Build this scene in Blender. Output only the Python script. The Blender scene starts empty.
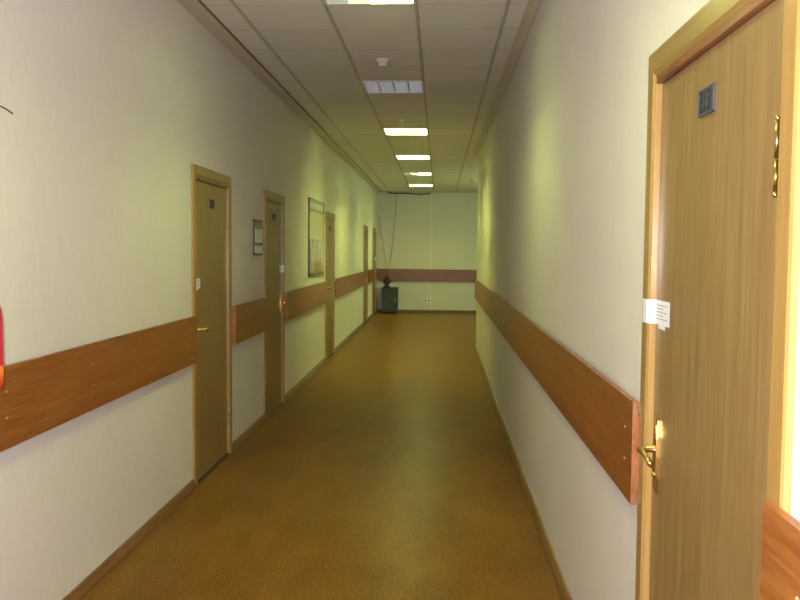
import bpy, bmesh, math, random
from mathutils import Vector, Matrix
random.seed(7)
sc = bpy.context.scene
C = sc.collection
R = math.radians
WL, WR = -1.70, 0.63          # left and right wall planes
CZ = 3.28                     # ceiling height
YB = 22.7                     # end wall
YC = 14.0                     # where the right wall turns the corner
YS = -4.2                     # behind the camera
XE = 3.6                      # far side of the side hall

TUBE = 105.0
# ------------------------------------------------------------ materials
def new_mat(name):
    m = bpy.data.materials.new(name); m.use_nodes = True
    nt = m.node_tree
    return m, nt, nt.nodes['Principled BSDF']

def plain(name, col, rough=0.5, metal=0.0, spec=0.5, emit=None, es=0.0, coat=0.0):
    m, nt, b = new_mat(name)
    b.inputs['Base Color'].default_value = (*col, 1)
    b.inputs['Roughness'].default_value = rough
    b.inputs['Metallic'].default_value = metal
    b.inputs['Specular IOR Level'].default_value = spec
    b.inputs['Coat Weight'].default_value = coat
    if emit:
        b.inputs['Emission Color'].default_value = (*emit, 1)
        b.inputs['Emission Strength'].default_value = es
    return m

def coords(nt, scale, kind='Object'):
    tc = nt.nodes.new('ShaderNodeTexCoord')
    mp = nt.nodes.new('ShaderNodeMapping')
    mp.inputs['Scale'].default_value = scale
    nt.links.new(tc.outputs[kind], mp.inputs['Vector'])
    return mp

def noise(nt, vec, scale, detail=3.0, rough=0.5):
    n = nt.nodes.new('ShaderNodeTexNoise')
    n.inputs['Scale'].default_value = scale
    n.inputs['Detail'].default_value = detail
    n.inputs['Roughness'].default_value = rough
    nt.links.new(vec.outputs[0], n.inputs['Vector'])
    return n

def ramp(nt, fac, stops):
    r = nt.nodes.new('ShaderNodeValToRGB')
    el = r.color_ramp.elements
    while len(el) < len(stops): el.new(0.5)
    for e, (p, c) in zip(el, stops):
        e.position = p; e.color = (*c, 1)
    nt.links.new(fac, r.inputs['Fac'])
    return r

def bump(nt, b, height, strength, dist):
    bp = nt.nodes.new('ShaderNodeBump')
    bp.inputs['Strength'].default_value = strength
    bp.inputs['Distance'].default_value = dist
    nt.links.new(height, bp.inputs['Height'])
    nt.links.new(bp.outputs['Normal'], b.inputs['Normal'])

def wood(name, dark, mid, light, scale, rough=0.4, spec=0.5, fine=1.0, coat=0.0):
    """scale: small along the grain, large across it"""
    m, nt, b = new_mat(name)
    mp = coords(nt, scale)
    n1 = noise(nt, mp, 1.0, 4.0, 0.6)
    mp2 = coords(nt, tuple(s * 5 * fine for s in scale))
    n2 = noise(nt, mp2, 1.0, 2.0, 0.5)
    mix = nt.nodes.new('ShaderNodeMath'); mix.operation = 'MULTIPLY_ADD'
    mix.inputs[1].default_value = 0.45
    nt.links.new(n2.outputs['Fac'], mix.inputs[0])
    sc_ = nt.nodes.new('ShaderNodeMath'); sc_.operation = 'MULTIPLY'; sc_.inputs[1].default_value = 0.55
    nt.links.new(n1.outputs['Fac'], sc_.inputs[0])
    nt.links.new(sc_.outputs[0], mix.inputs[2])
    r = ramp(nt, mix.outputs[0], [(0.34, dark), (0.5, mid), (0.66, light)])
    nt.links.new(r.outputs['Color'], b.inputs['Base Color'])
    b.inputs['Roughness'].default_value = rough
    b.inputs['Specular IOR Level'].default_value = spec
    b.inputs['Coat Weight'].default_value = coat
    b.inputs['Coat Roughness'].default_value = 0.2
    bump(nt, b, mix.outputs[0], 0.12, 0.002)
    return m

def wallpaper(name, horiz):
    """cream embossed wallpaper with fine upright ribbing; horiz = axis along the wall"""
    m, nt, b = new_mat(name)
    fine = (1, 90, 14) if horiz == 'y' else (90, 1, 14)
    mp = coords(nt, fine)
    n1 = noise(nt, mp, 1.0, 3.0, 0.6)
    mp2 = coords(nt, (1.6, 1.6, 1.3))
    n2 = noise(nt, mp2, 1.0, 4.0, 0.6)
    add = nt.nodes.new('ShaderNodeMath'); add.operation = 'MULTIPLY_ADD'; add.inputs[1].default_value = 0.6
    nt.links.new(n1.outputs['Fac'], add.inputs[0])
    h = nt.nodes.new('ShaderNodeMath'); h.operation = 'MULTIPLY'; h.inputs[1].default_value = 0.4
    nt.links.new(n2.outputs['Fac'], h.inputs[0]); nt.links.new(h.outputs[0], add.inputs[2])
    r = ramp(nt, add.outputs[0], [(0.3, (0.69, 0.65, 0.61)), (0.5, (0.73, 0.695, 0.655)), (0.7, (0.755, 0.725, 0.69))])
    # faint scuffs
    mp3 = coords(nt, (3.1, 3.1, 7.0))
    n3 = noise(nt, mp3, 1.0, 6.0, 0.7)
    r3 = ramp(nt, n3.outputs['Fac'], [(0.70, (1, 1, 1)), (0.80, (0.80, 0.77, 0.72))])
    mul = nt.nodes.new('ShaderNodeMix'); mul.data_type = 'RGBA'; mul.blend_type = 'MULTIPLY'
    mul.inputs['Factor'].default_value = 1.0
    nt.links.new(r.outputs['Color'], mul.inputs[6]); nt.links.new(r3.outputs['Color'], mul.inputs[7])
    nt.links.new(mul.outputs[2], b.inputs['Base Color'])
    b.inputs['Roughness'].default_value = 0.62
    b.inputs['Specular IOR Level'].default_value = 0.3
    bump(nt, b, n1.outputs['Fac'], 0.25, 0.002)
    return m

def floor_mat():
    m, nt, b = new_mat('mottled_ochre_linoleum')
    n1 = noise(nt, coords(nt, (1, 1, 1)), 70.0, 4.0, 0.75)
    n2 = noise(nt, coords(nt, (1.2, 0.5, 1)), 2.2, 5.0, 0.6)
    add = nt.nodes.new('ShaderNodeMath'); add.operation = 'MULTIPLY_ADD'; add.inputs[1].default_value = 0.7
    nt.links.new(n1.outputs['Fac'], add.inputs[0])
    h = nt.nodes.new('ShaderNodeMath'); h.operation = 'MULTIPLY'; h.inputs[1].default_value = 0.3
    nt.links.new(n2.outputs['Fac'], h.inputs[0]); nt.links.new(h.outputs[0], add.inputs[2])
    r = ramp(nt, add.outputs[0], [(0.38, (0.105, 0.046, 0.009)), (0.5, (0.18, 0.084, 0.017)), (0.62, (0.26, 0.135, 0.031))])
    nt.links.new(r.outputs['Color'], b.inputs['Base Color'])
    rr = nt.nodes.new('ShaderNodeMapRange')
    rr.inputs['To Min'].default_value = 0.24; rr.inputs['To Max'].default_value = 0.38
    nt.links.new(n2.outputs['Fac'], rr.inputs['Value'])
    nt.links.new(rr.outputs[0], b.inputs['Roughness'])
    b.inputs['Specular IOR Level'].default_value = 0.03
    bump(nt, b, n1.outputs['Fac'], 0.05, 0.001)
    return m

def tile_mat():
    m, nt, b = new_mat('mineral_fibre_ceiling_tile')
    n1 = noise(nt, coords(nt, (1, 1, 1)), 90.0, 3.0, 0.6)
    # each tile a hair lighter or darker
    mp = nt.nodes.new('ShaderNodeMapping')
    tc = nt.nodes.new('ShaderNodeTexCoord')
    mp.inputs['Location'].default_value = (0.17 / 0.6, -4.95 / 0.614, 0)
    mp.inputs['Scale'].default_value = (1 / 0.6, 1 / 0.614, 1)
    nt.links.new(tc.outputs['Object'], mp.inputs['Vector'])
    fl = nt.nodes.new('ShaderNodeVectorMath'); fl.operation = 'FLOOR'
    nt.links.new(mp.outputs[0], fl.inputs[0])
    wn = nt.nodes.new('ShaderNodeTexWhiteNoise'); wn.noise_dimensions = '2D'
    nt.links.new(fl.outputs[0], wn.inputs['Vector'])
    add = nt.nodes.new('ShaderNodeMath'); add.operation = 'MULTIPLY_ADD'; add.inputs[1].default_value = 0.35
    nt.links.new(wn.outputs['Value'], add.inputs[0])
    h = nt.nodes.new('ShaderNodeMath'); h.operation = 'MULTIPLY'; h.inputs[1].default_value = 0.65
    nt.links.new(n1.outputs['Fac'], h.inputs[0]); nt.links.new(h.outputs[0], add.inputs[2])
    r = ramp(nt, add.outputs[0], [(0.25, (0.76, 0.74, 0.69)), (0.75, (0.82, 0.80, 0.76))])
    nt.links.new(r.outputs['Color'], b.inputs['Base Color'])
    b.inputs['Roughness'].default_value = 0.8
    b.inputs['Specular IOR Level'].default_value = 0.15
    bump(nt, b, n1.outputs['Fac'], 0.15, 0.002)
    return m

M = dict(
    wall_y=wallpaper('cream_wallpaper', 'y'), wall_x=wallpaper('cream_wallpaper_end', 'x'),
    floor=floor_mat(), tile=tile_mat(),
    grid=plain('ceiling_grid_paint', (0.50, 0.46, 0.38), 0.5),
    grid_x=plain('ceiling_cross_tee_paint', (0.50, 0.46, 0.39), 0.5),
    cornice=plain('cornice_paint', (0.60, 0.54, 0.43), 0.55),
    shadow_line=plain('brown_grey_shadow_line', (0.20, 0.175, 0.12), 0.6),
    dark_gap=plain('dark_shadow_gap_paint', (0.06, 0.06, 0.045), 0.7),
    oak_v=wood('oak_laminate_upright', (0.20, 0.120, 0.042), (0.255, 0.159, 0.059), (0.315, 0.207, 0.086), (45, 45, 1.6), 0.36),
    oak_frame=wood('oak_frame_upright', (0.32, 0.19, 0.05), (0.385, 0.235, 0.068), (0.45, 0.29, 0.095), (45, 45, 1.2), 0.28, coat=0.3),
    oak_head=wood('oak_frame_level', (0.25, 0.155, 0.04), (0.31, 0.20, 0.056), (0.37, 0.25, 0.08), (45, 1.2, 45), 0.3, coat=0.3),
    jamb=wood('dark_jamb_wood', (0.16, 0.06, 0.022), (0.24, 0.095, 0.036), (0.31, 0.14, 0.055), (40, 1.5, 40), 0.35),
    rail=wood('red_brown_laminate', (0.205, 0.067, 0.013), (0.265, 0.094, 0.019), (0.33, 0.13, 0.03), (20, 1.4, 26), 0.33, fine=0.8),
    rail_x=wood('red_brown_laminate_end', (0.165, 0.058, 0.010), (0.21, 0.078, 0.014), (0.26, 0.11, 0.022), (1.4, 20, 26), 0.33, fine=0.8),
    rail_edge=wood('rail_cut_edge', (0.22, 0.068, 0.018), (0.31, 0.110, 0.028), (0.42, 0.175, 0.055), (30, 30, 9), 0.45),
    base=wood('baseboard_wood', (0.145, 0.068, 0.02), (0.20, 0.098, 0.030), (0.25, 0.13, 0.045), (30, 1.3, 30), 0.4),
    base_x=wood('baseboard_wood_end', (0.145, 0.068, 0.02), (0.20, 0.098, 0.030), (0.25, 0.13, 0.045), (1.3, 30, 30), 0.4),
    brass=plain('polished_brass', (0.80, 0.60, 0.22), 0.2, 1.0),
    plate=plain('brass_plate', (0.62, 0.40, 0.13), 0.34, 1.0),
    paper=plain('white_paper', (0.80, 0.80, 0.86), 0.6),
    ink=plain('grey_ink', (0.30, 0.32, 0.36), 0.6),
    numplate=plain('grey_number_plate', (0.058, 0.062, 0.066), 0.6, spec=0.3),
    numglyph=plain('dark_number_glyph', (0.012, 0.015, 0.022), 0.6),
    numrim=plain('pale_number_rim', (0.085, 0.085, 0.095), 0.6),
    white_pl=plain('white_plastic', (0.86, 0.85, 0.80), 0.4),
    det_pl=plain('cream_detector_plastic', (0.66, 0.63, 0.54), 0.5),
    white_metal=plain('white_enamel', (0.80, 0.81, 0.84), 0.35),
    louver=plain('bright_louver_aluminium', (0.80, 0.83, 0.90), 0.35, 0.5),
    tube_on=plain('lit_fluorescent_tube', (0.9, 0.9, 0.9), 0.4, emit=(0.875, 1.0, 0.25), es=TUBE),
    tube_warm=plain('aged_lit_fluorescent_tube', (0.9, 0.9, 0.9), 0.4, emit=(1.0, 0.72, 0.22), es=TUBE*0.3),
    tube_off=plain('unlit_fluorescent_tube', (0.82, 0.83, 0.86), 0.3),
    threshold=plain('dark_threshold', (0.045, 0.04, 0.035), 0.6),
    threshold_blue=plain('blue_grey_threshold', (0.10, 0.12, 0.14), 0.5),
    cabinet=plain('blue_grey_metal', (0.052, 0.056, 0.058), 0.5),
    cabinet_dark=plain('dark_grey_metal', (0.035, 0.04, 0.04), 0.5),
    red=plain('dark_red_plastic', (0.10, 0.018, 0.012), 0.4),
    cable=plain('black_cable_rubber', (0.05, 0.055, 0.04), 0.5),
    cable_w=plain('grey_green_cord', (0.16, 0.17, 0.11), 0.5),
    frame_dark=plain('dark_olive_frame', (0.10, 0.095, 0.06), 0.4),
    glass_paper=plain('pale_blue_white_print', (0.88, 0.97, 0.99), 0.25, coat=0.6),
    board_face=plain('cream_board_face', (0.55, 0.52, 0.37), 0.35, coat=0.3),
    board_band=plain('blue_grey_header_band', (0.22, 0.27, 0.30), 0.4),
    board_txt=plain('pale_board_lettering', (0.60, 0.62, 0.58), 0.5),
    board_rod=plain('pocket_plastic', (0.56, 0.56, 0.44), 0.25),
    board_brown=plain('brown_brochure', (0.34, 0.22, 0.10), 0.5),
    ext_red=plain('red_extinguisher_paint', (0.70, 0.018, 0.075), 0.25, coat=0.8),
    ext_label=plain('orange_extinguisher_label', (0.85, 0.16, 0.03), 0.4),
    ext_black=plain('black_rubber_hose', (0.05, 0.045, 0.035), 0.45),
    screw=plain('pale_screw_cap', (0.72, 0.42, 0.20), 0.4),
    pane=plain('frosted_window_pane', (0.8, 0.85, 0.9), 0.3),
)

# ------------------------------------------------------------ mesh helpers
def box(bm, x0, x1, y0, y1, z0, z1, mi=0):
    vs = [bm.verts.new(v) for v in ((x0,y0,z0),(x1,y0,z0),(x1,y1,z0),(x0,y1,z0),(x0,y0,z1),(x1,y0,z1),(x1,y1,z1),(x0,y1,z1))]
    fs = []
    for q in ((3,2,1,0),(4,5,6,7),(0,1,5,4),(1,2,6,5),(2,3,7,6),(3,0,4,7)):
        f = bm.faces.new([vs[i] for i in q]); f.material_index = mi; fs.append(f)
    return fs

def prism(bm, pts, a, b, axis='y', mi=0):
    """extrude a 2-D outline from a to b along an axis"""
    def P(p, t):
        if axis == 'y': return (p[0], t, p[1])
        if axis == 'x': return (t, p[0], p[1])
        return (p[0], p[1], t)
    v0 = [bm.verts.new(P(p, a)) for p in pts]; v1 = [bm.verts.new(P(p, b)) for p in pts]
    n = len(pts)
    for f in (v0[::-1], v1): bm.faces.new(f).material_index = mi
    for i in range(n):
        bm.faces.new([v0[i], v0[(i+1)%n], v1[(i+1)%n], v1[i]]).material_index = mi

def tube(bm, pts, r, seg=10, mi=0, cap=True):
    pts = [Vector(p) for p in pts]
    rad = r if isinstance(r, (list, tuple)) else [r] * len(pts)
    rings = []
    prev = None
    for i, p in enumerate(pts):
        d = (pts[min(i+1, len(pts)-1)] - pts[max(i-1, 0)]).normalized()
        if prev is None:
            a = Vector((0,0,1)) if abs(d.z) < 0.9 else Vector((1,0,0))
            n = d.cross(a).normalized()
        else:
            n = (prev - d * prev.dot(d)).normalized()
        prev = n
        b = d.cross(n)
        rings.append([bm.verts.new(p + (n*math.cos(t) + b*math.sin(t)) * rad[i]) for t in [2*math.pi*k/seg for k in range(seg)]])
    for a, b in zip(rings, rings[1:]):
        for k in range(seg):
            f = bm.faces.new([a[k], a[(k+1)%seg], b[(k+1)%seg], b[k]]); f.smooth = True; f.material_index = mi
    if cap:
        bm.faces.new(rings[0][::-1]).material_index = mi; bm.faces.new(rings[-1]).material_index = mi

def lathe(bm, prof, cx=0, cy=0, seg=24, mi=0, flip=None):
    """profile of (radius, height) turned about the z axis"""
    rings = []
    for r, z in prof:
        rings.append([bm.verts.new((cx + max(r,1e-4)*math.cos(2*math.pi*k/seg), cy + max(r,1e-4)*math.sin(2*math.pi*k/seg), z)) for k in range(seg)])
    for a, b in zip(rings, rings[1:]):
        for k in range(seg):
            f = bm.faces.new([a[k], a[(k+1)%seg], b[(k+1)%seg], b[k]]); f.smooth = True; f.material_index = mi
    bm.faces.new(rings[0][::-1]).material_index = mi; bm.faces.new(rings[-1]).material_index = mi

def obj(name, bm, mats, parent=None, bevel=0.0):
    if bevel:
        es = [e for e in bm.edges if e.calc_face_angle(0) > 0.6]
        bmesh.ops.bevel(bm, geom=es, offset=bevel, segments=2, profile=0.6, affect='EDGES', clamp_overlap=True)
    bmesh.ops.recalc_face_normals(bm, faces=bm.faces)
    me = bpy.data.meshes.new(name); bm.to_mesh(me); bm.free()
    o = bpy.data.objects.new(name, me); C.objects.link(o)
    for m in (mats if isinstance(mats, (list, tuple)) else [mats]): me.materials.append(m)
    if parent: o.parent = parent
    return o

def B(): return bmesh.new()

def struct(name, bm, m, bevel=0.0):
    o = obj(name, bm, m, bevel=bevel); o['kind'] = 'structure'; return o

def thing(name, label, cat, loc=(0,0,0), rotz=0, group=None):
    o = bpy.data.objects.new(name, None); C.objects.link(o)
    o.empty_display_size = 0.1
    o.location = loc; o.rotation_euler = (0, 0, rotz)
    o['label'] = label; o['category'] = cat
    if group: o['group'] = group
    return o

def tag(o, label, cat, group=None):
    o['label'] = label; o['category'] = cat
    if group: o['group'] = group
    return o

# ------------------------------------------------------------ doors: positions
DW, DH, CW = 1.05, 2.245, 0.075      # casing outer width, outer height, casing board width
LD = [6.165, 8.49, 12.86, 19.12, 21.62]
RD = 2.015
OPW, OPH = 0.96, 2.20                # hole in the wall

# ------------------------------------------------------------ room shell
bm = B(); box(bm, WL-0.2, XE+0.2, YS-0.2, YB+0.2, -0.1, 0.0); struct('floor', bm, M['floor'])

# ceiling with recesses for the light fittings
LX0, LX1 = -0.77, -0.17
PY = 0.614                                         # tile pitch along the hall
LY = [4.95 + 5*PY*(k-2) for k in range(8)]
bm = B()
box(bm, WL-0.2, LX0, YS-0.2, YB+0.2, CZ, CZ+0.15)
box(bm, LX1, XE+0.2, YS-0.2, YB+0.2, CZ, CZ+0.15)
y = YS-0.2
for ly in LY:
    box(bm, LX0, LX1, y, ly, CZ, CZ+0.15); y = ly+0.6
box(bm, LX0, LX1, y, YB+0.2, CZ, CZ+0.15)
struct('ceiling', bm, M['tile'])

# exposed grid of the suspended ceiling
bm = B()
for gx in (-1.37, -0.77, -0.17, 0.43):
    box(bm, gx-0.011, gx+0.011, YS, YB, CZ-0.006, CZ+0.001)
for k in range(5):
    gx = 1.03 + 0.6*k
    if gx < XE: box(bm, gx-0.011, gx+0.011, YC+0.15, YB, CZ-0.006, CZ+0.001)
struct('trim_1', bm, M['grid'])
bm = B()
gy = 4.95 - PY*14
while gy < YB:
    box(bm, WL, WR if gy < YC+0.15 else XE, gy-0.006, gy+0.006, CZ-0.001, CZ+0.001)
    gy += PY
struct('trim_6', bm, M['grid_x'])

def long_wall(name, x0, x1, ya, yb, holes):
    bm = B(); y = ya
    for c in sorted(holes):
        box(bm, x0, x1, y, c-OPW/2, 0, CZ); box(bm, x0, x1, c-OPW/2, c+OPW/2, OPH, CZ); y = c+OPW/2
    box(bm, x0, x1, y, yb, 0, CZ)
    bmesh.ops.remove_doubles(bm, verts=bm.verts, dist=1e-5)
    return struct(name, bm, M['wall_y'])
long_wall('wall_left', WL-0.15, WL, YS, YB, LD)
long_wall('wall_right', WR, WR+0.15, YS, YC, [RD])
bm = B(); box(bm, WL-0.15, XE+0.15, YB, YB+0.15, 0, CZ); struct('wall_end', bm, M['wall_x'])
bm = B(); box(bm, WR+0.15, XE+0.15, YC-0.15, YC, 0, CZ); struct('wall_side_hall', bm, M['wall_x'])
bm = B(); box(bm, XE, XE+0.15, YC, YB, 0, CZ); struct('wall_far_right', bm, M['wall_y'])
# wall behind the camera, with the window the daylight comes from
bm = B()
wx0, wx1, wz0, wz1 = -1.25, 0.25, 0.95, 2.6
box(bm, WL-0.15, wx0, YS-0.15, YS, 0, CZ); box(bm, wx1, WR+0.15, YS-0.15, YS, 0, CZ)
box(bm, wx0, wx1, YS-0.15, YS, 0, wz0); box(bm, wx0, wx1, YS-0.15, YS, wz1, CZ)
struct('wall_back', bm, M['wall_x'])
bm = B()
for a, b_, c, d in ((wx0, wx0+.06, wz0, wz1), (wx1-.06, wx1, wz0, wz1), (wx0, wx1, wz0, wz0+.06), (wx0, wx1, wz1-.06, wz1), (-.53, -.47, wz0, wz1)):
    box(bm, a, b_, YS-0.10, YS-0.04, c, d)
w = struct('window_1', bm, M['white_metal'])
bm = B(); box(bm, wx0+.05, wx1-.05, YS-0.075, YS-0.065, wz0+.05, wz1-.05)
obj('window_pane', bm, M['pane'], w)

# baseboards
def bb(name, pts_axis, a, b_):
    bm = B(); prism(bm, pts_axis, a, b_, 'y'); return struct(name, bm, M['base'])
def profL(): return [(WL, 0), (WL+0.028, 0), (WL+0.026, 0.018), (WL+0.016, 0.042), (WL+0.010, 0.058), (WL, 0.062)]
def profR(): return [(WR, 0), (WR-0.028, 0), (WR-0.026, 0.018), (WR-0.016, 0.042), (WR-0.010, 0.058), (WR, 0.062)]
y = YS
for c in LD:
    bb('baseboard_left', profL(), y, c-DW/2); y = c+DW/2
bb('baseboard_left', profL(), y, YB)
bb('baseboard_right', profR(), YS, RD-DW/2); bb('baseboard_right', profR(), RD+DW/2, YC)
bm = B(); prism(bm, [(YB, 0), (YB-.028, 0), (YB-.02, .04), (YB, .062)], WL+0.03, XE, 'x'); struct('baseboard_end', bm, M['base_x'])
bm = B(); prism(bm, [(YC, 0), (YC+.028, 0), (YC+.02, .04), (YC, .062)], WR, XE, 'x'); struct('baseboard_side_hall', bm, M['base_x'])

# cornices
bm = B(); prism(bm, [(WL, CZ), (WL, CZ-0.022), (WL+0.012, CZ-0.03), (WL+0.09, CZ-0.022), (WL+0.115, CZ-0.012), (WL+0.115, CZ)], YS, YB, 'y')
struct('trim_2', bm, M['cornice'])
bm = B(); prism(bm, [(WR, CZ), (WR, CZ-0.035), (WR-0.010, CZ-0.038), (WR-0.045, CZ-0.015), (WR-0.075, CZ-0.008), (WR-0.075, CZ)], YS, YC, 'y')
struct('trim_3', bm, M['cornice'])
bm = B(); box(bm, WL+0.115, XE, YB-0.03, YB, CZ-0.03, CZ); struct('trim_4', bm, M['grid'])  # end-wall strip, put in to draw the thin dark shadow under the ceiling
# thin strip, coloured dark to draw the shadow line beside the left cornice
bm = B(); box(bm, WL+0.115, WL+0.130, YS, YB-0.03, CZ-0.006, CZ); struct('trim_5', bm, M['shadow_line'])

# ------------------------------------------------------------ doors (local: x out of the wall, y along it, z up)
GL = {  # 3x5 dot glyphs for the door numbers
 '2': ['111','001','111','100','111'], '1': ['010','110','010','010','111'], '8': ['111','101','111','101','111'],
 '5': ['111','100','111','001','111'], '6': ['111','100','111','101','111'], '4': ['101','101','111','001','001'], '3': ['111','001','111','001','111'], '7': ['111','001','010','010','010']}
def make_door(n, loc, rotz, number, thr, hs=1, pdy=0.015, pdz=2.0):
    # hs: +1 hinges on the +y side, -1 hinges on the -y side
    t = bpy.data.objects.new('door_%d' % n, None); C.objects.link(t)
    t.location = loc; t.rotation_euler = (0,0,rotz); t['kind'] = 'structure'
    hw, iw = DW/2, DW/2-CW
    ih = DH-CW
    # frame stiles with mitred tops, plus jambs lining the hole
    bm = B()
    for s in (-1, 1):
        def Q(a, z, x): return bm.verts.new((x, s*a, z))
        pr = [(0.000, hw), (0.013, hw), (0.017, hw-0.006), (0.017, iw+0.012), (0.011, iw), (0.0, iw)]
        lo = [Q(a, 0.0, x) for x, a in pr]
        hi = [Q(a, ih + (a-iw), x) for x, a in pr]
        m_ = len(pr)
        for i in range(m_):
            bm.faces.new([lo[i], lo[(i+1)%m_], hi[(i+1)%m_], hi[i]])
        bm.faces.new(lo); bm.faces.new(hi[::-1])
        y0, y1 = sorted((s*iw, s*(OPW/2)))
        box(bm, -0.13, 0.0, y0, y1, 0, OPH)
    obj('door_frame', bm, M['oak_frame'], t)
    bm = B()
    pr = [(0.000, hw), (0.013, hw), (0.017, hw-0.006), (0.017, iw+0.012), (0.011, iw), (0.0, iw)]
    l = [bm.verts.new((x, -a, ih+(a-iw))) for x, a in pr]; r = [bm.verts.new((x, a, ih+(a-iw))) for x, a in pr]
    for i in range(len(pr)): bm.faces.new([l[i], l[(i+1)%6], r[(i+1)%6], r[i]])
    bm.faces.new(l); bm.faces.new(r[::-1])
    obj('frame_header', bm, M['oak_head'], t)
    bm = B(); box(bm, -0.13, 0.010, -iw, iw, ih-0.022, ih); obj('head_jamb', bm, M['jamb'], t)
    # leaf
    bm = B(); box(bm, -0.046, -0.006, -iw+0.004, iw-0.004, 0.012, ih-0.026)
    leaf = obj('door_leaf', bm, M['oak_v'], t, bevel=0.0015)
    bm = B(); box(bm, -0.13, 0.012, -iw, iw, 0.0, 0.010); obj('threshold', bm, thr, t)
    # hinges on the +y side
    for hz in (0.24, 1.765):
        bm = B(); ya = hs*(iw-0.009)
        tube(bm, [(0.013, ya, hz+0.010), (0.013, ya, hz+0.068)], 0.0035, 10)
        tube(bm, [(0.013, ya, hz+0.071), (0.013, ya, hz+0.140)], 0.0035, 10)
        for a_ in ((hz, 1), (hz+0.15, -1)):
            zz, d = a_
            tube(bm, [(0.013, ya, zz), (0.013, ya, zz+d*0.003), (0.013, ya, zz+d*0.007), (0.013, ya, zz+d*0.010)], [0.0018, 0.0048, 0.0048, 0.002], 10)
        obj('hinge', bm, M['brass'], t)
    # handle: long brass back plate, keyhole, curled lever
    hy, hz = -hs*(iw-0.062), 1.095
    h = None
    bm = B()
    prof = []
    for k in range(24):
        a = 2*math.pi*k/24
        wv = 0.018 + 0.004*math.cos(4*a)
        prof.append((hy + wv*math.cos(a), hz-0.02 + 0.112*math.copysign(abs(math.sin(a))**0.45, math.sin(a))))
    prism(bm, prof, -0.006, 0.0, 'x')
    prism(bm, [(hy+(p[0]-hy)*0.72, hz-0.02+(p[1]-hz+0.02)*0.86) for p in prof], -0.001, 0.004, 'x')
    h = obj('door_handle', bm, M['plate'], leaf)
    bm = B()
    lathe_pts = [(0.003, hy, hz), (0.007, hy, hz), (0.012, hy, hz), (0.045, hy, hz)]
    tube(bm, lathe_pts, [0.014, 0.014, 0.009, 0.008], 12)
    tube(bm, [(0.040, hy-hs*0.004, hz), (0.048, hy+hs*0.012, hz+0.001), (0.050, hy+hs*0.04, hz+0.003), (0.049, hy+hs*0.075, hz+0.001), (0.047, hy+hs*0.10, hz-0.006), (0.044, hy+hs*0.112, hz-0.014), (0.040, hy+hs*0.106, hz-0.022)],
         [0.008, 0.0095, 0.0085, 0.0075, 0.008, 0.0085, 0.005], 12)
    tube(bm, [(0.003, hy, hz-0.072), (0.009, hy, hz-0.072)], [0.009, 0.006], 12)
    tube(bm, [(0.003, hy, hz+0.078), (0.006, hy, hz+0.078)], [0.005, 0.003], 8)
    lv = obj('lever', bm, M['brass'], h)
    h.parent = t
    # number plate
    bm = B()
    py, pz = pdy, pdz
    pw, ph = 0.057, 0.032
    box(bm, -0.006, 0.0, py-pw, py+pw, pz-ph, pz+ph)
    npl = obj('number_plate', bm, M['numplate'], t, bevel=0.002)
    gs = 0.0068
    for i, ch in enumerate(number):
        bm = B()
        for rI, row in enumerate(GL[ch]):
            for cI, v in enumerate(row):
                if v == '1':
                    # read left-to-right for someone facing the door
                    yy = py + (-0.036 + i*0.028 + cI*gs)
                    zz = pz + 0.0205 - rI*0.0100
                    box(bm, 0.0, 0.0012, yy-gs*0.5, yy+gs*0.5, zz-0.00525, zz+0.00525)
        obj('digit', bm, M['numglyph'], npl)
    bm = B()
    for a, b_, c, d in ((py-pw, py+pw, pz+ph-0.003, pz+ph), (py-pw, py+pw, pz-ph, pz-ph+0.003), (py+pw-0.003, py+pw, pz-ph, pz+ph), (py-pw, py-pw+0.003, pz-ph, pz+ph)):
        box(bm, 0.0, 0.001, a, b_, c, d)
    obj('plate_rim', bm, M['numrim'], npl)
    return t

nums = ['218', '216', '214', '212', '211']
for i, yc in enumerate(LD):
    make_door(i+1, (WL, yc, 0), 0, nums[i], M['threshold_blue'] if i == 1 else M['threshold'], -1 if i in (1, 4) else 1)
make_door(6, (WR, RD, 0), math.pi, '213', M['threshold'], 1, -0.025, 2.024)

# ------------------------------------------------------------ paper seals across leaf and frame
def seal(wall, yc, z0, z1, wout, win, label, stub=True, hs=1):
    """folded paper strip stuck across the casing and on to the leaf; local frame of the door"""
    iw = DW/2-CW
    if hs < 0: stub = False
    t = thing('paper_seal', label, 'paper seal', (WL if wall == 'L' else WR, yc, 0), 0 if wall == 'L' else math.pi, 'paper seals stuck across the door edges')
    bm = B()
    path = [(0.0185, -(iw+wout)), (0.0185, -(iw+0.012)), (0.0125, -iw+0.001), (-0.0040, -iw+0.006), (-0.0045, -iw+win)]
    th = 0.0008
    v = []
    for x, y_ in path:
        v.append([bm.verts.new(q) for q in ((x, hs*y_, z0), (x, hs*y_, z1), (x+th, hs*(y_+th*.5), z1), (x+th, hs*(y_+th*.5), z0))])
    for a, b_ in zip(v, v[1:]):
        for k in range(4): bm.faces.new([a[k], a[(k+1)%4], b_[(k+1)%4], b_[k]])
    bm.faces.new(v[0]); bm.faces.new(v[-1][::-1])
    obj('paper_strip', bm, M['paper'], t)
    n = 5
    for k in range(n):
        bm = B()
        zz = z1 - (z1-z0)*(0.2+0.14*k)
        ya, yb = sorted((hs*(-iw+0.016), hs*(-iw+win*(0.86 if k % 2 == 0 else 0.6))))
        box(bm, -0.0040, -0.0032, ya, yb, zz-0.0012, zz+0.0012)
        obj('text_line', bm, M['ink'], t)
    if stub:
        bm = B(); box(bm, -0.0050, -0.0042, -iw+win*0.25, -iw+win*0.7, z0-0.012, z0+0.002)
        obj('torn_flap', bm, M['paper'], t)
    return t
seal('R', RD, 1.455, 1.525, 0.055, 0.150, 'white paper seal stuck over the edge of the near right door above its brass handle')
seal('L', LD[0], 1.385, 1.455, 0.025, 0.15, 'small white paper seal on the edge of the nearest left door')
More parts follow.
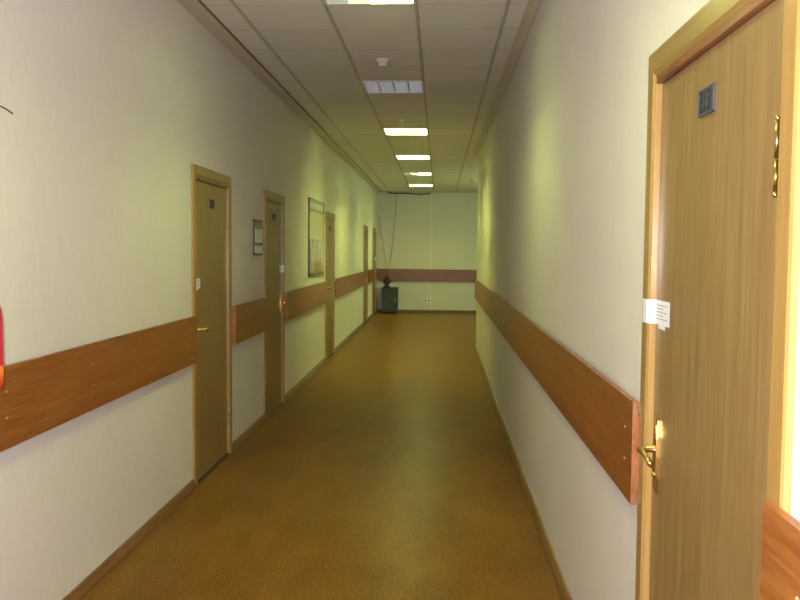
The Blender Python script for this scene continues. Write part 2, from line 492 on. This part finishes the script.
seal('L', LD[1], 1.42, 1.50, 0.04, 0.12, 'white paper seal on the far edge of the second left door, above its handle', hs=-1)
seal('L', LD[2], 1.43, 1.485, 0.03, 0.13, 'white paper seal on the door beside the tall information board')
seal('L', LD[4], 1.42, 1.49, 0.02, 0.09, 'tiny white paper seal on the farthest left door by the end wall', hs=-1)

# ------------------------------------------------------------ bumper rails
def rail(x_wall, nx, y0, y1, label, gap, screws, ends=(True, True), z0=0.885, z1=1.205, th=0.018):
    """board on spacer blocks; nx = direction out of the wall"""
    t = thing('wall_guard_rail', label, 'wall rail', (x_wall, (y0+y1)/2, 0), 0, 'red-brown guard rails along the walls')
    L = (y1-y0)/2
    bm = B()
    a, b_ = sorted((nx*gap, nx*(gap+th)))
    fs = box(bm, a, b_, -L, L, z0, z1)
    board = obj('board', bm, [M['rail']], t, bevel=0.0015)
    for s, e in zip((-1, 1), ends):
        if not e: continue
        bm = B()
        box(bm, a+0.0006, b_-0.0006, s*L-(0.0008 if s < 0 else 0), s*L+(0.0008 if s > 0 else 0), z0+0.002, z1-0.002)
        obj('cut_edge', bm, M['rail_edge'], t)
    # spacer blocks
    n = max(2, int((y1-y0)/1.2)+1)
    for k in range(n):
        yy = -L + 0.022 + (2*L-0.044)*k/(n-1)
        bm = B(); c, d = sorted((0.0, nx*gap))
        box(bm, c, d, yy-0.022, yy+0.022, z0+0.045, z1-0.045)
        obj('spacer_block', bm, M['rail_edge'], t)
    for sy in screws:
        for sz in (1.107, 1.005):
            bm = B(); xs = nx*(gap+th)
            tube(bm, [(xs-nx*0.001, sy-(y0+y1)/2, sz), (xs+nx*0.0012, sy-(y0+y1)/2, sz)], [0.0055, 0.0045], 8)
            obj('screw', bm, M['screw'], t)
    return t
G = 0.024
D = DW/2
rail(WL, 1, -2.0, LD[0]-D-0.004, 'long red-brown guard rail on the left wall in front of the nearest left door', G, [3.1, 3.9, 4.45, 5.4])
rail(WL, 1, LD[0]+D+0.025, LD[1]-D-0.006, 'short red-brown guard rail between the first two left doors', G, [])
rail(WL, 1, LD[1]+D+0.025, LD[2]-D-0.006, 'red-brown guard rail on the left wall under the tall information board', G, [])
rail(WL, 1, LD[2]+D+0.025, LD[3]-D-0.006, 'red-brown guard rail on the left wall just beyond the information board door', G, [])
rail(WL, 1, LD[3]+D+0.02, LD[4]-D-0.006, 'short red-brown guard rail between the two farthest left doors', G, [])
rail(WL, 1, LD[4]+D+0.02, YB-0.05, 'stub of red-brown guard rail between the farthest left door and the end wall', G, [])
rail(WR, -1, RD+D+0.022, YC+0.0, 'long red-brown guard rail on the right wall, cut end with orange edge beside door', 0.014, [2.66, 3.58, 4.6])
rail(WR, -1, -1.5, RD-D-0.004, 'nearest red-brown guard rail on the right, in the lower right corner', 0.032, [1.335], z0=0.90, z1=1.220)
t = thing('wall_guard_rail', 'red-brown guard rail running straight across the end wall', 'wall rail', (1.0, YB, 0), 0, 'red-brown guard rails along the walls')
bm = B(); box(bm, -2.652, 2.5, -0.042, -0.024, 0.835, 1.175); obj('board', bm, M['rail_x'], t, bevel=0.0015)
for k in range(5):
    bm = B(); xx = -2.4+1.2*k; box(bm, xx-0.03, xx+0.03, -0.024, 0, 0.89, 1.13); obj('spacer_block', bm, M['rail_edge'], t)

# ------------------------------------------------------------ ceiling lights
def light(y0, states, label):
    t = thing('ceiling_light', label, 'ceiling light', ((LX0+LX1)/2, y0+0.3, CZ), 0, 'recessed fluorescent lights in the ceiling')
    w = 0.297
    bm = B()
    box(bm, -w, w, -w, w, 0.085, 0.09)
    for s in (-1, 1):
        a, b_ = sorted((s*(w-0.004), s*w)); box(bm, a, b_, -w, w, 0.0, 0.085); box(bm, -w+0.004, w-0.004, a, b_, 0.0, 0.085)
    obj('housing', bm, M['white_metal'], t)
    bm = B()
    for s in (-1, 1):
        a, b_ = sorted((s*(w-0.016), s*(w+0.001))); box(bm, a, b_, -w, w, -0.007, -0.001); box(bm, -w+0.016, w-0.016, a, b_, -0.007, -0.001)
    obj('trim_frame', bm, M['white_metal'], t)
    # parabolic louvre: three long reflectors and the cross blades
    bm = B()
    for k in (-1, 0, 1):
        prism(bm, [(k*0.146-0.003, 0.0), (k*0.146+0.003, 0.0), (k*0.146+0.010, 0.045), (k*0.146-0.010, 0.045)], -w+0.006, w-0.006, 'y')
    for k in range(1, 8):
        yy = -w + 2*w*k/8
        for j in range(4):
            xa = -0.292+0.146*j+0.010; box(bm, xa, xa+0.126, yy-0.0012, yy+0.0012, 0.004, 0.036)
    obj('louver', bm, M['louver'], t)
    for j, st in enumerate(states):
        bm = B(); xx = -0.219+0.146*j
        tube(bm, [(xx, -0.27, 0.062), (xx, 0.27, 0.062)], 0.013, 8)
        obj('tube', bm, {'1': M['tube_on'], '0': M['tube_off'], 'w': M['tube_warm']}[st], t)
    return t
light(LY[0], '0000', 'unlit recessed ceiling light behind the viewpoint')
light(LY[1], '0110', 'partly lit recessed ceiling light overhead at the viewpoint')
light(LY[2], '0011', 'half-lit recessed ceiling light cut by the top edge of the picture')
light(LY[3], '0000', 'unlit grey recessed ceiling light with its louvre cells showing')
light(LY[4], '1111', 'largest fully lit white recessed ceiling light, just beyond the unlit one')
light(LY[5], '1111', 'fully lit recessed ceiling light between the largest lit one and the half-lit one')
light(LY[6], '0011', 'recessed ceiling light far down the hall with its left half dark')
light(LY[7], 'w111', 'farthest recessed ceiling light next to the end wall, yellowish left end')

# ------------------------------------------------------------ detectors
def detector(x, y, label, s=1.0):
    t = thing('smoke_detector', label, 'smoke detector', (x, y, CZ), 0, 'smoke detectors on the ceiling')
    bm = B(); lathe(bm, [(0.0, 0), (0.052*s, 0), (0.052*s, -0.010*s), (0.046*s, -0.016*s), (0.0, -0.016*s)][1:], 0, 0, 28)
    obj('base', bm, M['det_pl'], t)
    bm = B(); lathe(bm, [(0.040*s, -0.016*s), (0.043*s, -0.026*s), (0.040*s, -0.040*s), (0.028*s, -0.050*s), (0.008*s, -0.052*s)], 0, 0, 28)
    hd = obj('sensor_head', bm, M['det_pl'], t)
    bm = B()
    for k in range(12):
        a = 2*math.pi*k/12
        x_, y_ = 0.0425*s*math.cos(a), 0.0425*s*math.sin(a)
        box(bm, x_-0.003, x_+0.003, y_-0.003, y_+0.003, -0.036*s, -0.025*s)
    obj('vent_slot', bm, M['dark_gap'], hd)
    return t
detector(-0.50, 7.15, 'round white smoke detector on the ceiling in front of the unlit light', 1.15)
detector(-0.47, 10.40, 'faint round smoke detector just in front of the largest lit light', 0.9)
detector(0.73, 19.0, 'far small smoke detector on the ceiling near the right corner')

# ------------------------------------------------------------ notices on the left wall
t = thing('notice_frame', 'small dark-framed notice with two white sheets beside the second left door', 'notice', (WL, 7.70, 1.775))
bm = B(); box(bm, 0.0, 0.012, -0.165, 0.165, -0.155, 0.155); obj('backing', bm, M['frame_dark'], t)
bm = B()
for a, b_, c, d in ((-0.17, 0.17, 0.148, 0.163), (-0.17, 0.17, -0.163, -0.148), (-0.17, -0.155, -0.163, 0.163), (0.155, 0.17, -0.163, 0.163)):
    box(bm, 0.0, 0.018, a, b_, c, d)
obj('frame', bm, M['frame_dark'], t, bevel=0.002)
bm = B(); box(bm, 0.012, 0.0135, -0.15, 0.15, 0.085, 0.145); obj('header_strip', bm, M['board_band'], t)
bm = B(); box(bm, 0.012, 0.0180, -0.14, 0.15, -0.048, 0.080); s1 = obj('sheet', bm, M['glass_paper'], t)
for k in range(5):
    bm = B(); box(bm, 0.0180, 0.0186, -0.09, 0.11-0.03*(k % 2), 0.055-k*0.02, 0.059-k*0.02)
    obj('text_line', bm, M['ink'], s1)
bm = B(); box(bm, 0.012, 0.0180, -0.14, 0.15, -0.145, -0.075); s2 = obj('sheet', bm, M['glass_paper'], t)
for k in range(2):
    bm = B(); box(bm, 0.0180, 0.0186, -0.07, 0.08, -0.095-k*0.025, -0.090-k*0.025)
    obj('text_line', bm, M['ink'], s2)

t = thing('information_board', 'tall cream information board with blue-grey lettered header and clear pockets on left wall', 'information board', (WL, 11.40, 1.83))
hy, hz = 0.68, 0.515
bm = B(); box(bm, 0.0, 0.015, -hy+.01, hy-.01, -hz+.01, hz-.01); obj('panel', bm, M['board_face'], t)
bm = B()
for a, b_, c, d in ((-hy, hy, hz-0.02, hz), (-hy, hy, -hz, -hz+0.035), (-hy, -hy+0.014, -hz, hz), (hy-0.014, hy, -hz, hz)):
    box(bm, 0.0, 0.021, a, b_, c, d)
obj('frame', bm, M['frame_dark'], t, bevel=0.002)
bm = B(); box(bm, 0.015, 0.0175, -hy+.03, hy-.03, hz-0.15, hz-0.03); hb = obj('header_band', bm, M['board_band'], t)
yy = -hy+0.08
random.seed(3)
while yy < hy-0.12:   # unreadable block lettering
    wv = random.choice((0.05, 0.065, 0.075)); bm = B()
    box(bm, 0.0175, 0.0190, yy, yy+0.014, hz-0.125, hz-0.055)
    box(bm, 0.0175, 0.0190, yy+wv-0.014, yy+wv, hz-0.125, hz-0.055)
    box(bm, 0.0175, 0.0190, yy+0.014, yy+wv-0.014, hz-0.068 - random.choice((0, .024, .05)), hz-0.055 - random.choice((0, .0)))
    obj('letter', bm, M['board_txt'], hb)
    yy += wv+0.024
    if random.random() < 0.2: yy += 0.05
bm = B(); box(bm, 0.015, 0.022, -hy+.03, hy-.03, hz-0.166, hz-0.150); obj('divider', bm, M['frame_dark'], t)
for k in range(5):
    yc = -0.52+0.26*k
    bm = B()
    box(bm, 0.015, 0.032, yc-0.115, yc-0.108, -0.46, -0.02); box(bm, 0.015, 0.032, yc+0.108, yc+0.115, -0.46, -0.02)
    box(bm, 0.028, 0.030, yc-0.108, yc+0.108, -0.46, -0.10)
    pk = obj('pocket', bm, M['board_rod'], t)
    if k in (1, 2, 3):
        bm = B(); box(bm, 0.0305, 0.034, yc-0.09, yc+0.09, -0.44, -0.32); obj('brochure', bm, M['board_brown'], pk)

# ------------------------------------------------------------ things at the far end
t = thing('metal_cabinet', 'low blue-grey metal cabinet standing on the floor in the far left corner', 'cabinet', (-1.315, 22.40, 0))
bm = B(); box(bm, -0.205, 0.205, -0.18, 0.24, 0.03, 0.66); obj('body', bm, M['cabinet'], t, bevel=0.008)
bm = B(); box(bm, -0.19, 0.19, -0.196, -0.181, 0.05, 0.62); dr = obj('door', bm, M['cabinet'], t, bevel=0.004)
bm = B(); tube(bm, [(0.15, -0.196, 0.30), (0.15, -0.22, 0.31), (0.15, -0.22, 0.39), (0.15, -0.196, 0.40)], 0.006, 8); obj('handle', bm, M['white_pl'], dr)
bm = B(); box(bm, -0.215, 0.215, -0.20, 0.245, 0.66, 0.68); obj('top', bm, M['cabinet_dark'], t, bevel=0.003)
for sx in (-1, 1):
    for sy in (-1, 1):
        bm = B(); box(bm, sx*0.17-0.02, sx*0.17+0.02, 0.02+sy*0.15-0.02, 0.02+sy*0.15+0.02, 0, 0.03); obj('foot', bm, M['cabinet_dark'], t)

t = thing('cord_reel', 'dark red bundle where two hanging cords end, on top of the grey cabinet', 'cord reel', (-1.405, 22.36, 0.68))
bm = B(); lathe(bm, [(0.085, 0.0), (0.10, 0.015), (0.095, 0.03), (0.06, 0.05), (0.055, 0.10), (0.085, 0.13), (0.10, 0.145), (0.07, 0.165), (0.03, 0.18)], 0, 0, 20); obj('spool', bm, M['cabinet_dark'], t)
bm = B()
for k in range(5):
    zz = 0.13+0.028*k; rr = 0.098-0.012*k
    pts = [(rr*math.cos(a), rr*math.sin(a), zz+0.01*math.sin(2*a+k)) for a in [2*math.pi*i/20 for i in range(21)]]
    tube(bm, pts, 0.017, 8)
tube(bm, [(0, 0, 0.15), (0.005, 0.0, 0.24), (0.01, 0, 0.31), (0, 0, 0.34)], [0.05, 0.045, 0.03, 0.012], 10)
obj('coiled_cord', bm, M['red'], t)

def cable(name, pts, r, m, label, cat='cable', group=None):
    # smooth through the given points
    P = [Vector(p) for p in pts]; out = []
    for i in range(len(P)-1):
        p0, p1, p2, p3 = P[max(i-1,0)], P[i], P[i+1], P[min(i+2,len(P)-1)]
        for k in range(8):
            s = k/8
            out.append(0.5*((2*p1)+(p2-p0)*s+(2*p0-5*p1+4*p2-p3)*s*s+(3*p1-p0-3*p2+p3)*s**3))
    out.append(P[-1])
    bm = B(); tube(bm, out, r, 6)
    o = obj(name, bm, m); tag(o, label, cat, group); return o
cable('hanging_cord', [(-1.19, 22.58, 3.245), (-1.20, 22.58, 2.7), (-1.26, 22.6, 2.0), (-1.33, 22.52, 1.4), (-1.395, 22.40, 1.07), (-1.40, 22.37, 1.024)], 0.0075, M['cable_w'], 'thin dark cord hanging from the ceiling line down to the red bundle')
cable('hanging_cord', [(-1.63, 22.65, 2.6), (-1.60, 22.64, 2.25), (-1.52, 22.6, 1.75), (-1.44, 22.50, 1.25), (-1.42, 22.39, 1.045)], 0.0065, M['cable_w'], 'shorter cord leaning from the left corner of the end wall to the red bundle')
cable('cable_bundle', [(-1.42, 22.682, 3.232), (-1.22, 22.682, 3.222), (-0.9, 22.682, 3.225), (-0.6, 22.682, 3.202), (-0.4, 22.682, 3.212), (-0.26, 22.682, 3.230)], 0.017, M['cable'], 'dark cable bundle sagging along the top of the end wall')
t = thing('cable_duct', 'narrow white cable duct running up the end wall', 'cable duct', (-0.222, YB, 0))
bm = B(); box(bm, -0.013, 0.013, -0.016, 0, 1.18, CZ-0.03); box(bm, -0.013, 0.013, -0.016, 0, 0.06, 0.83); obj('channel', bm, M['white_pl'], t)
bm = B(); box(bm, -0.10, -0.085, -0.014, 0, 0.36, 0.83); obj('branch_channel', bm, M['white_pl'], t)
t = thing('power_socket', 'white double power socket low on the end wall under the rail', 'socket', (-0.32, YB-0.016, 0.325))
bm = B(); box(bm, -0.11, 0.11, -0.03, 0, -0.04, 0.04); obj('socket_box', bm, M['white_pl'], t, bevel=0.004)
for s in (-1, 1):
    bm = B(); tube(bm, [(s*0.05, -0.03, 0), (s*0.05, -0.032, 0)], 0.022, 12); obj('outlet', bm, M['cabinet'], t)

# ------------------------------------------------------------ fire extinguisher just entering at the left edge
t = thing('fire_extinguisher', 'pink-red fire extinguisher hanging on the left wall, cut by the left edge of the picture', 'fire extinguisher', (WL+0.125, 2.772, 1.165))
bm = B(); lathe(bm, [(0.062, 0.0), (0.074, 0.010), (0.075, 0.03), (0.075, 0.25), (0.071, 0.285), (0.055, 0.315), (0.032, 0.335), (0.024, 0.345), (0.024, 0.36)], 0, 0, 36)
cyl = obj('cylinder', bm, M['ext_red'], t)
bm = B(); lathe(bm, [(0.0758, 0.02), (0.0758, 0.09)], 0, 0, 36); obj('orange_label', bm, M['ext_label'], cyl)['label'] = 'orange label band'
bm = B(); lathe(bm, [(0.022, 0.36), (0.026, 0.365), (0.026, 0.385), (0.016, 0.392)], 0, 0, 20)
box(bm, -0.012, 0.012, -0.02, 0.085, 0.385, 0.397); box(bm, -0.012, 0.012, -0.02, 0.08, 0.408, 0.418)
obj('valve_head', bm, M['ext_black'], t)
bm = B(); tube(bm, [(0, 0.02, 0.375), (0, 0.05, 0.372), (0.0, 0.078, 0.345), (0.0, 0.088, 0.29), (0.0, 0.089, 0.22), (0, 0.088, 0.17), (0, 0.086, 0.12)], [0.009]*6+[0.012], 10)
obj('hose', bm, M['ext_black'], t)
bm = B(); box(bm, -0.125, -0.119, -0.03, 0.03, 0.14, 0.35); box(bm, -0.119, -0.07, -0.01, 0.01, 0.24, 0.26)
obj('bracket', bm, M['ext_black'], t)

cable('wire_end', [(WL+0.0015, 3.16, 2.206), (WL+0.0015, 3.195, 2.204), (WL+0.0015, 3.23, 2.199), (WL+0.0015, 3.265, 2.192)], 0.003, M['cabinet'], 'short grey wire end on the bare upper left wall at the picture edge', 'wire')

# ------------------------------------------------------------ lights
def area(name, loc, rot, sx, sy, power, col):
    l = bpy.data.lights.new(name, 'AREA'); l.shape = 'RECTANGLE'; l.size = sx; l.size_y = sy
    l.energy = power; l.color = col
    o = bpy.data.objects.new(name, l); C.objects.link(o); o.location = loc; o.rotation_euler = rot
    return o
area('window_daylight', ((wx0+wx1)/2, YS+0.02, (wz0+wz1)/2), (R(90), 0, 0), wx1-wx0-.1, wz1-wz0-.1, 42, (0.85, 0.92, 1.0))
area('side_hall_fill', (XE-0.05, 18.5, 1.7), (0, R(90), 0), 1.6, 2.0, 34, (0.72, 1.0, 0.42))  # added greenish fill lamp to brighten the end wall; no window there
# the camera's own flash, beside the lens
l = bpy.data.lights.new('camera_flash', 'SPOT'); l.spot_size = R(98); l.spot_blend = 0.55; l.energy = 200; l.shadow_soft_size = 0.012; l.color = (1.03, 0.935, 1.0)
o = bpy.data.objects.new('camera_flash', l); C.objects.link(o); o.location = (-0.045, -0.01, 1.70); flash = o

w = bpy.data.worlds.new('World'); sc.world = w; w.use_nodes = True
w.node_tree.nodes['Background'].inputs['Color'].default_value = (0.7, 0.8, 1.0, 1)
w.node_tree.nodes['Background'].inputs['Strength'].default_value = 0.3

# ------------------------------------------------------------ camera
pi_, ya, ro, f = R(-3.36), R(2.68), R(0.48), 832.0
F = Vector((-math.sin(ya)*math.cos(pi_), math.cos(ya)*math.cos(pi_), math.sin(pi_)))
r_ = F.cross(Vector((0,0,1))).normalized(); u_ = r_.cross(F)
rr = r_*math.cos(ro)+u_*math.sin(ro); uu = -r_*math.sin(ro)+u_*math.cos(ro)
cam = bpy.data.cameras.new('Camera'); co = bpy.data.objects.new('Camera', cam); C.objects.link(co)
m = Matrix((( rr.x, uu.x, -F.x, 0), (rr.y, uu.y, -F.y, 0), (rr.z, uu.z, -F.z, 1.66), (0,0,0,1)))
co.matrix_world = m
flash.rotation_euler = m.to_3x3().to_euler()
cam.sensor_fit = 'HORIZONTAL'; cam.sensor_width = 36; cam.lens = 36*f/800
cam.clip_start = 0.05; cam.clip_end = 100
sc.camera = co
vs = sc.view_settings
vs.view_transform = 'Standard'; vs.look = 'None'; vs.gamma = 1; vs.use_curve_mapping = False; vs.exposure = 1.0
